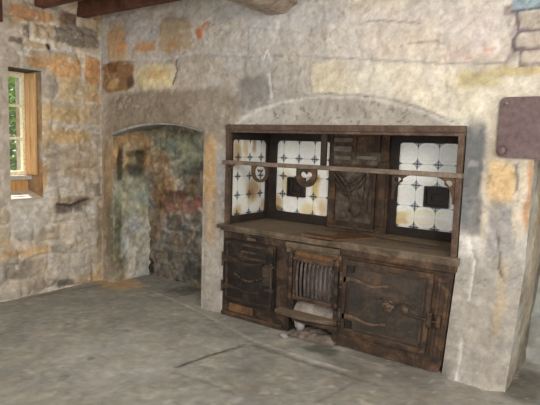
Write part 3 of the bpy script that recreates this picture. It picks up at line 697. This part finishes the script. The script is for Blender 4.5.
m.build('door_latch', M_iron_mid, d)
m = MB()
for k in range(9):
    t = k / 8; m.tube([(1.86 + .3 * t, -.034, .395 - .05 * math.sin(t * 3.1)), (1.86 + .3 * t + .035, -.036, .395 - .05 * math.sin((t + .12) * 3.1))], .010, 6)
m.build('scroll_relief', M_iron, d, True)
MB().box(2.0, 2.09, -.05, -.03, .695, .715, .006).build('maker_tab', M_dust, rng)
# right boiler / oven door
ex0, ex1, ez0, ez1 = 2.905, 3.585, .115, .675
e = MB().plate(rrect(ex0, ex1, ez0, ez1, .01), (), -.030, -.008).build('boiler_door', M_iron_mid, rng, bevel=.003)
m = MB(); m.plate(rrect(ex0, ex1, ez0, ez1, .01), [rrect(ex0 + .03, ex1 - .03, ez0 + .03, ez1 - .035, .008)], -.044, -.028)
m.plate(rrect(ex0 + .045, ex1 - .05, ez0 + .05, ez1 - .05, .008), [rrect(ex0 + .053, ex1 - .058, ez0 + .058, ez1 - .058, .006)], -.037, -.028)
m.build('door_moulding', M_brown, e, bevel=.003)
for z in (.525, .245):
    strap(2.915, z, .36, .015, -.044).build('strap_hinge', M_strap, e)
    k = MB(); k.tube([(2.893, -.045, z - .06), (2.893, -.045, z + .045)], .013); k.ball((2.893, -.045, z + .045), .015); k.ball((2.893, -.045, z - .06), .015)
    k.build('hinge_knuckle', M_iron_mid, e, True)
m = MB(); m.plate([(3.28 + .045 * math.cos(a) * (1 + .12 * math.cos(6 * a)), .395 + .045 * math.sin(a) * (1 + .12 * math.cos(6 * a))) for a in [2 * math.pi * i / 48 for i in range(48)]], (), -.044, -.028)
m.ball((3.28, -.046, .395), .016)
m.plate([(3.405 + .026 * math.cos(a), .39 + .026 * math.sin(a)) for a in [2 * math.pi * i / 24 for i in range(24)]], (), -.042, -.028)
m.ball((3.405, -.044, .39), .012)
m.build('rosette', M_strap, e, True)
m = MB(); m.tube([(3.2 + .035 * i, -.040, .43 + .018 * math.sin(i * 1.3)) for i in range(10)], [.004, .007, .009, .009, .008, .009, .009, .008, .006, .004], 7)
m.tube([(3.43, -.05, .365), (3.66, -.05, .355)], .006, 7); m.box(3.575, 3.61, -.062, -.03, .31, .41, .005); m.box(3.635, 3.665, -.05, -.012, .32, .40, .004)
m.build('door_latch', M_iron, e)
for z in (.585, .165): MB().plate(rrect(2.945, 2.995, z, z + .055, .004), (), -.046, -.03).build('corner_boss', M_iron_dark, e)
# firebox in the middle
m = MB(); m.box(2.42, 2.87, -.016, .05, .61, .752, .004); m.box(2.47, 2.81, -.028, -.012, .635, .70, .006)
m.build('firebox_lintel', M_rust, rng)
m = MB(); m.box(2.405, 2.875, -.075, .0, .70, .742, .010); m.box(2.42, 2.86, -.055, .0, .682, .70, .004)
m.box(2.405, 2.44, -.06, .0, .66, .70, .006); m.build('firebox_cornice', M_dust, rng)
for x in (2.435, 2.845):
    m = MB(); m.box(x - .022, x + .022, -.02, .05, 0.0 if x > 2.6 else .13, .65, .004)
    m.tube([(x, -.03, z) for z in (.27, .30, .33, .36, .40, .45, .50, .54, .58, .62, .66)], [.016, .024, .014, .020, .026, .018, .024, .014, .020, .026, .018], 10)
    m.build('baluster', M_iron, rng)
g = MB(); g.box(2.462, 2.822, -.045, -.015, .285, .318, .006); g.box(2.462, 2.822, -.045, -.015, .598, .625, .006); g.box(2.462, 2.488, -.035, -.012, .29, .62, .003)
g = g.build('fire_grate', M_brown, rng)
for i in range(9):
    x = 2.51 + .036 * i
    MB().tube([(x, -.028, .31), (x, -.045, .34), (x, -.052, .45), (x, -.045, .57), (x, -.028, .605)], [.009, .010, .011, .010, .009], 8).build('bar', M_grate, g, True)
MB().box(2.42, 2.866, .20, .30, .0, .70).build('firebox_lining', M_ash, rng)
m = MB(); m.plate([(-.005, .188), (.02, .215), (.08, .262), (.20, .292), (.20, .188)], (), 2.45, 2.85, lambda a, b, d: (d, a, b)); m.build('ash_bed', M_ash, rng)
# bowed hearth ledge and fender bar
led = [(2.335, -.01)] + [(2.335 + .53 * t, -.035 - .085 * math.sin(math.pi * min(1, .18 + t * .82)) ** .7) for t in [i / 16 for i in range(17)]] + [(2.868, -.01), (2.868, .19), (2.43, .19), (2.43, -.01)]
MB().plate(led, (), .165, .190, lambda a, b, d: (a, b, d)).build('hearth_ledge', M_dust, rng, bevel=.006)
m = MB(); m.box(2.46, 2.87, -.03, -.005, .105, .135, .006); m.build('fender_bar', M_brown, rng)
# cooktop
def rough_box(x0, x1, y0, y1, z0, z1, amp, step=.03):
    m = MB(); m.box(x0, x1, y0, y1, z0, z1); bmesh.ops.subdivide_edges(m.bm, edges=m.bm.edges[:], cuts=14, use_grid_fill=True)
    for v in m.bm.verts:
        n = fbm(np.array([v.co.x * 14]), np.array([v.co.z * 14 + v.co.y * 9]), 5)[0] - .5; v.co.z += amp * n; v.co.y += amp * n
    return m
ct = MB(); ct.box(1.672, 2.415, -.062, .6, .765, .800, .008); ct.box(1.705, 2.41, -.045, .05, .748, .768, .004); ct.box(2.40, 2.88, -.062, .6, .752, .794, .006)
ct.box(2.87, 3.728, -.05, .6, .745, .802, .012)
ct = ct.build('cooktop', M_dust, rng)
MB().box(2.87, 3.722, -.042, .0, .70, .76, .010).build('front_rail', M_brown, ct)
m = MB(); m.plate([(2.50, .0), (2.83, -.03), (3.02, .28), (2.78, .42), (2.52, .30)], (), .794, .812, lambda a, b, d: (a, b, d)); m.build('hotplate', M_rust, ct, bevel=.003)
m = MB(); m.plate([(2.60 + .13 * math.cos(a), .15 + .09 * math.sin(a)) for a in [2 * math.pi * i / 32 for i in range(32)]], (), .812, .816, lambda a, b, d: (a, b, d)); m.build('hotplate_lid', M_dust, ct)
MB().box(2.60, 2.80, -.058, -.03, .794, .797).build('slot_shade_strip', M_iron_dark, ct)  # solid dark strip standing in for the shade inside an open slot
m = MB(); m.tube([(3.0, .30, .81), (3.2, .27, .812), (3.5, .25, .812)], .006, 6); m.box(3.05, 3.5, .16, .2, .80, .808, .003); m.build('cover_seam', M_brown, ct)
# hood frame
m = MB(); m.box(1.722, 3.712, -.034, .04, 1.606, 1.648, .006); m.box(1.722, 3.712, -.022, .0, 1.585, 1.606, .003)
m.build('hood_header', M_header, rng)
MB().box(1.74, 3.70, .04, .60, 1.625, 1.645).build('hood_soffit', M_soffit, rng)
m = MB(); m.box(1.728, 1.762, -.026, .02, .80, 1.606, .005); m.build('front_post', M_header, rng)
m = MB(); m.box(3.668, 3.706, -.026, .02, .80, 1.606, .005); m.build('front_post', M_header, rng)
# tiled panels
def tile_panel(a0, a1, b0, b1, ja, jb, mapfn, stains, parent, seed, rings=True, sooty=0.):
    P = .166
    def fn(S, T):
        C = np.ones(S.shape + (3,)) * np.array([247., 247., 240.])
        C *= (1 + .05 * (fbm(S * 6, T * 6, seed) - .5))[..., None]
        fa = ((S - ja + P / 2) % P) - P / 2; fb = ((T - jb + P / 2) % P) - P / 2
        blue = np.array([72., 84., 98.])
        def mixin(m, c):
            nonlocal C; C = C * (1 - m[..., None]) + np.asarray(c, float) * m[..., None]
        r = np.hypot(fa, fb); th = np.arctan2(fb, fa)
        ca = (fa % P) - P / 2; cb = (fb % P) - P / 2
        rc = np.hypot(ca, cb)
        if rings: mixin(sstep(.0045, .001, np.abs(rc - .062 - .006 * np.cos(8 * np.arctan2(cb, ca)))) * .13, (120, 134, 146))
        arms = np.minimum(np.abs(fa), np.abs(fb)); mx = np.maximum(np.abs(fa), np.abs(fb))
        mixin(sstep(.0035, .001, arms) * .45, (120, 126, 130))
        mixin(sstep(.0065, .003, arms) * sstep(.046, .036, mx) * .9, blue)
        pet = np.abs(np.cos(2 * th)) ; mixin(sstep(.004, 0, r - .034 * (np.abs(np.cos(2 * th)) ** 2.5)) * .75, blue)
        dia = np.abs(fa) + np.abs(fb)
        mixin(sstep(.003, .0, np.abs(dia - .030) - .003) * .7, blue)
        mixin(sstep(.014, .010, r) * .9, (58, 68, 84))
        warp = .05 * (fbm(S * 10, T * 10, seed + 5) - .5)
        for (cx, cz, hw, hh, c, al) in stains:
            q = np.hypot((S + warp - cx) / hw, (T + warp - cz) / hh); m = sstep(1.2, .3, q) * al
            C = C * (1 - m[..., None]) + C * (np.asarray(c, float) / 235.) * m[..., None]
        C *= 1 - sooty * (.5 + fbm(S * 8, T * 8, seed + 9))[..., None]
        return mapfn(S, T), np.clip(C, 0, 255)
    s = Surf(); s.grid(axis(a0, a1, .0042), axis(b0, b1, .0042), fn)
    o = s.build('tile_panel', M_tile, parent)
    return o
BY = .575
bp = MB().box(1.735, 3.70, .585, .622, .80, 1.64).build('back_panel', M_soffit, rng)
S1 = [(2.27, 1.12, .05, .14, (204, 176, 116), .85), (1.87, .95, .06, .10, (180, 148, 100), .8), (2.2, .92, .10, .07, (214, 190, 140), .7), (1.95, 1.15, .08, .14, (220, 196, 150), .6), (2.34, .95, .06, .1, (190, 150, 100), .6), (2.25, 1.2, .08, .04, (150, 120, 90), .6), (1.86, .9, .08, .04, (110, 84, 60), .7)]
S2 = [(3.07, .97, .10, .035, (204, 184, 130), .8), (3.08, .91, .08, .04, (196, 170, 118), .8), (3.2, .93, .3, .05, (214, 204, 180), .6), (3.03, 1.2, .03, .3, (190, 180, 160), .5), (3.25, 1.0, .2, .03, (214, 206, 170), .5)]
S3 = [(.10, 1.42, .07, .16, (176, 148, 104), .85), (.22, 1.46, .05, .12, (200, 170, 120), .7), (.34, 1.48, .04, .10, (160, 120, 80), .7), (.34, 1.08, .12, .13, (170, 142, 100), .85), (.3, 1.02, .08, .08, (180, 150, 104), .7), (.12, .9, .08, .06, (190, 150, 100), .6), (.5, .92, .05, .1, (180, 140, 90), .6)]
def tp(o): o['label'] = 'white glazed tiles with blue corner motifs'; return o
tp(tile_panel(1.82, 2.425, .86, 1.55, 1.918, 1.375, lambda S, T: ST(S, BY + 0 * S, T), S1, bp, 71, False))
tp(tile_panel(2.99, 3.67, .85, 1.56, 3.187, 1.378, lambda S, T: ST(S, BY + 0 * S, T), S2, bp, 72, True))
m = MB(); m.plate([(1.765, .80), (2.435, .80), (2.435, 1.625), (1.765, 1.625)], [rrect(1.848, 2.412, .882, 1.532, (.02, .045, .03, .01))], .548, .574); m.build('panel_frame', M_soffit, bp, bevel=.003)
m = MB(); m.plate([(2.97, .80), (3.69, .80), (3.69, 1.625), (2.97, 1.625)], [rrect(3.04, 3.655, .872, 1.543, .012)], .548, .574); m.build('panel_frame', M_soffit, bp, bevel=.003)
# small flue doors let into the tiles
for (x0, x1, z0, z1) in ((1.98, 2.172, 1.028, 1.205), (3.262, 3.452, 1.052, 1.212)):
    f = MB().plate(rrect(x0, x1, z0, z1, .006), [rrect(x0 + .018, x1 - .018, z0 + .018, z1 - .018, .004)], .548, .572).build('flue_door', M_iron_dark, bp)
    k = MB(); k.box(x0 + .018, x1 - .018, .562, .572, z0 + .018, z1 - .018, .002); k.box(x0 + .05, x1 - .05, .555, .565, z0 + .04, z0 + .055, .002); k.box(x0 + .05, x1 - .05, .555, .565, z1 - .065, z1 - .05, .002)
    k.box(x0 + .045, x0 + .06, .553, .565, z0 + .04, z1 - .05, .002); k.build('door_plate', M_iron_dark, f)
sp = MB().box(1.728, 1.744, .0, .60, .80, 1.63).build('side_panel', M_soffit, rng)
tp(tile_panel(.03, .56, .85, 1.545, .115, 1.375, lambda S, T: ST(1.752 + 0 * S, S, T), S3, sp, 73, False, .05))
m = MB(); m.plate([(.02, .80), (.58, .80), (.58, 1.625), (.02, 1.625)], [rrect(.035, .515, .868, 1.527, (.045, .03, .02, .03))], 1.765, 1.744, lambda a, b, d: (d, a, b)); m.build('panel_frame', M_soffit, sp, bevel=.003)
MB().box(3.69, 3.706, .0, .60, .80, 1.63).build('side_panel', M_soffit, rng)
# chimney breast of the hood
ch = MB().box(2.43, 2.90, .53, .583, .80, 1.625, .003).build('flue_panel', M_stoneplate, rng)
m = MB(); m.box(2.428, 2.462, .52, .583, .80, 1.62, .006); m.build('pilaster', M_brown, ch)
m = MB(); m.box(2.885, 2.985, .50, .583, .80, 1.38, .006); m.box(2.90, 2.97, .485, .51, .86, 1.30, .008); m.box(2.90, 2.97, .52, .583, 1.38, 1.62, .004); m.build('pilaster', M_brown, ch)
m = MB(); m.plate(rrect(2.66, 2.90, 1.455, 1.60, .03), [rrect(2.685, 2.875, 1.475, 1.58, .02)], .500, .535); m.box(2.68, 2.88, .515, .532, 1.47, 1.585); m.build('damper_box', M_brown, ch)
m = None
for (a0, a1, b0, b1) in ((2.47, 2.65, 1.535, 1.57), (2.47, 2.64, 1.455, 1.50), (2.69, 2.87, 1.395, 1.425), (2.48, 2.64, 1.385, 1.42)): MB().box(a0, a1, .512, .535, b0, b1, .003).build('flue_slide', M_slide, ch)
m = MB(); m.plate([(2.45, .83), (2.87, .83), (2.87, 1.35), (2.45, 1.35)], [rrect(2.475, 2.845, .87, 1.325, .01)], .512, .535)
m.box(2.44, 2.50, .506, .535, .83, 1.33, .004); m.build('flue_frame', M_brown, ch, bevel=.003)
m = MB()
for k in range(3):      # cast drapery swag
    m.tube([(2.49 + .30 * t, .515, 1.31 - .05 * k - .13 * math.sin(math.pi * t) - .16 * t * 0) for t in [i / 10 for i in range(11)]], .012 - .002 * k, 7)
m.tube([(2.50, .512, 1.30), (2.57, .508, 1.22), (2.62, .51, 1.16), (2.66, .512, 1.05), (2.64, .515, .95)], [.008, .014, .012, .010, .005], 7)
m.tube([(2.80, .512, 1.31), (2.81, .508, 1.2), (2.79, .51, 1.08), (2.80, .512, .95)], [.018, .024, .016, .006], 8)
m.ball((2.70, .515, .98), .05, (1, .3, 1.3)); m.ball((2.58, .515, .92), .03, (1.5, .3, 1)); m.ball((2.75, .515, 1.12), .035, (1, .35, 1.4))
m.build('cast_swag', M_stoneplate, ch, True)
m = MB(); m.box(2.655, 2.70, -.018, .012, 1.345, 1.61, .005); m.build('rack_strut', M_soffit, rng)
# plate rack rail with its scroll brackets
rk = MB().box(1.712, 3.712, -.055, .01, 1.318, 1.350, .005).build('plate_rack', M_rail, rng)
def qbracket(x, z, sgn, r=.075):
    n = 14; A = [math.pi / 2 * i / n for i in range(n + 1)]
    # curved scroll strip sweeping from the post up to the rail, open in the corner
    pts = [(x, z), (x + sgn * r, z)] + [(x + sgn * (r - r * .93 * math.sin(a)), z - r * 1.25 * (1 - math.cos(a))) for a in A] + [(x, z - r * 1.25)]
    hole = [(x + sgn * (r * .30 + r * .20 * math.cos(a)), z - r * .27 + r * .15 * math.sin(a)) for a in [2 * math.pi * i / 14 for i in range(14)]]
    if sgn < 0: pts = pts[::-1]
    m = MB(); m.plate(pts, [hole], -.034, -.010)
    return m
def ring_bracket(x, z, r, inner, heart):
    n = 20; out = [(x - r, z)] + [(x + r * math.cos(a), z - r * .55 + r * math.sin(a)) for a in [math.pi + math.pi * i / n for i in range(n + 1)]] + [(x + r, z)]
    if heart:
        h = []
        for i in range(24):
            a = 2 * math.pi * i / 24; hx = 16 * math.sin(a) ** 3; hy = 13 * math.cos(a) - 5 * math.cos(2 * a) - 2 * math.cos(3 * a) - math.cos(4 * a)
            h.append((x + hx * inner / 16, z - r * .62 + hy * inner / 20))
    else: h = [(x + inner * math.cos(a), z - r * .6 + inner * math.sin(a)) for a in [2 * math.pi * i / 20 for i in range(20)]]
    m = MB(); m.plate(out, [h], -.032, -.012)
    return m
qbracket(1.762, 1.318, 1, .085).build('rack_bracket', M_brown, rk)
rb = ring_bracket(2.10, 1.318, .086, .058, False)
rb.tube([(2.075, -.022, 1.29), (2.088, -.022, 1.272), (2.10, -.022, 1.285), (2.112, -.022, 1.272), (2.125, -.022, 1.29)], .007, 6)
rb.build('rack_bracket', M_brown, rk)
ring_bracket(2.545, 1.318, .090, .056, True).build('rack_bracket', M_brown, rk)
qbracket(3.245, 1.318, 1, .135).build('rack_bracket', M_brown, rk)
qbracket(3.668, 1.318, -1, .135).build('rack_bracket', M_brown, rk)

# ---------------------------------------------------------------- loose and fixed things around
# arched iron strip under the alcove lintel
N = 24; pts = []
for i in range(N + 1):
    t = i / N; x = AX0 + .02 + (AX1 - AX0 - .03) * t; z = AZ + float(ahead(np.array([x]))[0])
    pts.append((x, z - .001))
th = [.020 * max(0, 1 - 1.2 * (i / N)) + .006 for i in range(N + 1)]
m = MB(); m.plate([(p[0], p[1]) for p in pts] + [(p[0], p[1] - max(.008, h)) for p, h in list(zip(pts, th))[::-1]], (), -.030, .06)
tag(m.build('lintel_strip', M_strip), 'thin arched grey iron strip under the lintel of the empty alcove', 'lintel strip')
# iron plate fixed to the wall
ip = empty('iron_plate', (4.15, -.02, 1.64)); tag(ip, 'flat purple brown iron plate bolted to the wall right of the range', 'metal plate')
MB().plate(rrect(3.905, 4.42, 1.462, 1.822, .035), (), -.040, -.018).build('plate_sheet', M_plate, ip, bevel=.004)
for (x, z, s) in ((3.945, 1.785, 1), (4.38, 1.785, 1), (4.38, 1.50, 1)):
    k = MB(); k.tube([(x, -.052, z), (x, -.038, z)], .010, 10); k.ball((x, -.052, z), .012, (1, .5, 1)); k.build('bolt', M_bolt, ip, True)
k = MB(); k.tube([(3.94, -.075, 1.505), (3.94, -.038, 1.505)], [.022, .028], 12); k.ball((3.94, -.072, 1.505), .028, (1, .5, 1)); k.build('catch_knob', M_plate, ip, True)
# rubble
def stone(loc, r, sc, seed, mat, name, label, cat, group=None):
    t = bmesh.new(); bmesh.ops.create_icosphere(t, subdivisions=3, radius=r); rnd = random.Random(seed); o = Vector((rnd.random() * 9, rnd.random() * 9, 0))
    for v in t.verts:
        n = fbm(np.array([v.co.x / r * 1.3 + o.x]), np.array([v.co.z / r * 1.3 + v.co.y / r + o.y]), seed)[0]; v.co *= .7 + .6 * n
        v.co = Vector((v.co.x * sc[0], v.co.y * sc[1], v.co.z * sc[2]))
    zmin = min(v.co.z for v in t.verts)
    m = MB(); m.add(t, Matrix.Translation((loc[0], loc[1], loc[2] - zmin))); return tag(m.build(name, mat, None, True), label, cat, group)
stone((2.475, -.15, -.004), .030, (1.5, .8, .75), 3, M_rubble, 'mortar_lump', 'small whitish mortar lump on the floor before the hearth ledge', 'rubble')
stone((2.505, .03, .004), .056, (.8, .6, 1.4), 5, M_rubble, 'brick_fragment', 'crumbling whitish brick fragment standing on end in the ash pit', 'rubble')
def heap(S, T):
    q = np.clip(1 - ((S - 2.68) / .23) ** 4, 0, 1) * sstep(-.09, .02, T)
    n = fbm(S * 26, T * 26, 3, 4); C = np.array([120, 110, 100]) * (.6 + .8 * n)[..., None]
    return np.stack([S, T, .002 + q * (.018 + .035 * n)], -1), C
hp = Surf(); hp.grid(axis(2.455, 2.86, .011), axis(-.085, .195, .011), heap)
tag(hp.build('ash_heap', M_wall), 'pale gritty ash and rubble spread over the open ash pit floor', 'ash')['kind'] = 'stuff'
# the hearth side of the wall and the range lean in slightly towards the floor at the right
def lean(o):
    me = o.data
    if o.type == 'MESH':
        n = len(me.vertices); a = np.empty(n * 3); me.vertices.foreach_get('co', a); a = a.reshape(-1, 3)
        a[:, 0] -= .052 * np.clip((.80 - a[:, 2]) / .80, 0, 1.05) * np.clip((a[:, 0] - 2.87) / .83, 0, 1)
        me.vertices.foreach_set('co', a.ravel()); me.update()
    for c in o.children: lean(c)
lean(wall_back)
for o in [o for o in bpy.data.objects if o.parent == rng]: lean(o)

# ---------------------------------------------------------------- light, camera
wd = bpy.data.worlds.new('overcast_sky'); bpy.context.scene.world = wd; wd.use_nodes = True
bg = wd.node_tree.nodes['Background']; bg.inputs[0].default_value = (1.0, .995, .985, 1); bg.inputs[1].default_value = 1.75
def area(name, loc, target, sx_, sy_, power, color):
    l = bpy.data.lights.new(name, 'AREA'); l.shape = 'RECTANGLE'; l.size = sx_; l.size_y = sy_; l.energy = power; l.color = color
    o = bpy.data.objects.new(name, l); COL.objects.link(o); o.location = loc
    o.rotation_euler = (Vector(target) - Vector(loc)).to_track_quat('-Z', 'Y').to_euler(); return o
area('added_fill_right', (5.9, -3.6, 2.4), (2.9, 0, 1.6), 1.1, 1.2, 105, (1.0, .95, .88))  # added area lamp brightening the wall from the right; no doorway stands here
sun = bpy.data.lights.new('sun', 'SUN'); sun.energy = 9; sun.angle = .03; sun.color = (1, .95, .85)
so = bpy.data.objects.new('sun', sun); COL.objects.link(so); so.rotation_euler = Vector((.36, -.06, -1.0)).to_track_quat('-Z', 'Y').to_euler()
f, yaw, pitch, roll, cx, cy = CAMP
cam = bpy.data.cameras.new('camera'); co = bpy.data.objects.new('camera', cam); COL.objects.link(co)
Fv = Vector((math.sin(yaw) * math.cos(pitch), math.cos(yaw) * math.cos(pitch), -math.sin(pitch)))
Rv = Vector((math.cos(yaw), -math.sin(yaw), 0)); Uv = Rv.cross(Fv); c_, s_ = math.cos(roll), math.sin(roll)
R2 = c_ * Rv + s_ * Uv; U2 = -s_ * Rv + c_ * Uv
mw = Matrix((R2, U2, -Fv)).transposed().to_4x4(); mw.translation = Vector((cx, cy, 1.5)); co.matrix_world = mw
cam.sensor_width = 36; cam.lens = f / 540 * 36; cam.clip_start = .05
sc = bpy.context.scene; sc.camera = co
sc.view_settings.view_transform = 'Standard'; sc.view_settings.look = 'None'; sc.view_settings.gamma = 1; sc.view_settings.exposure = 0.0
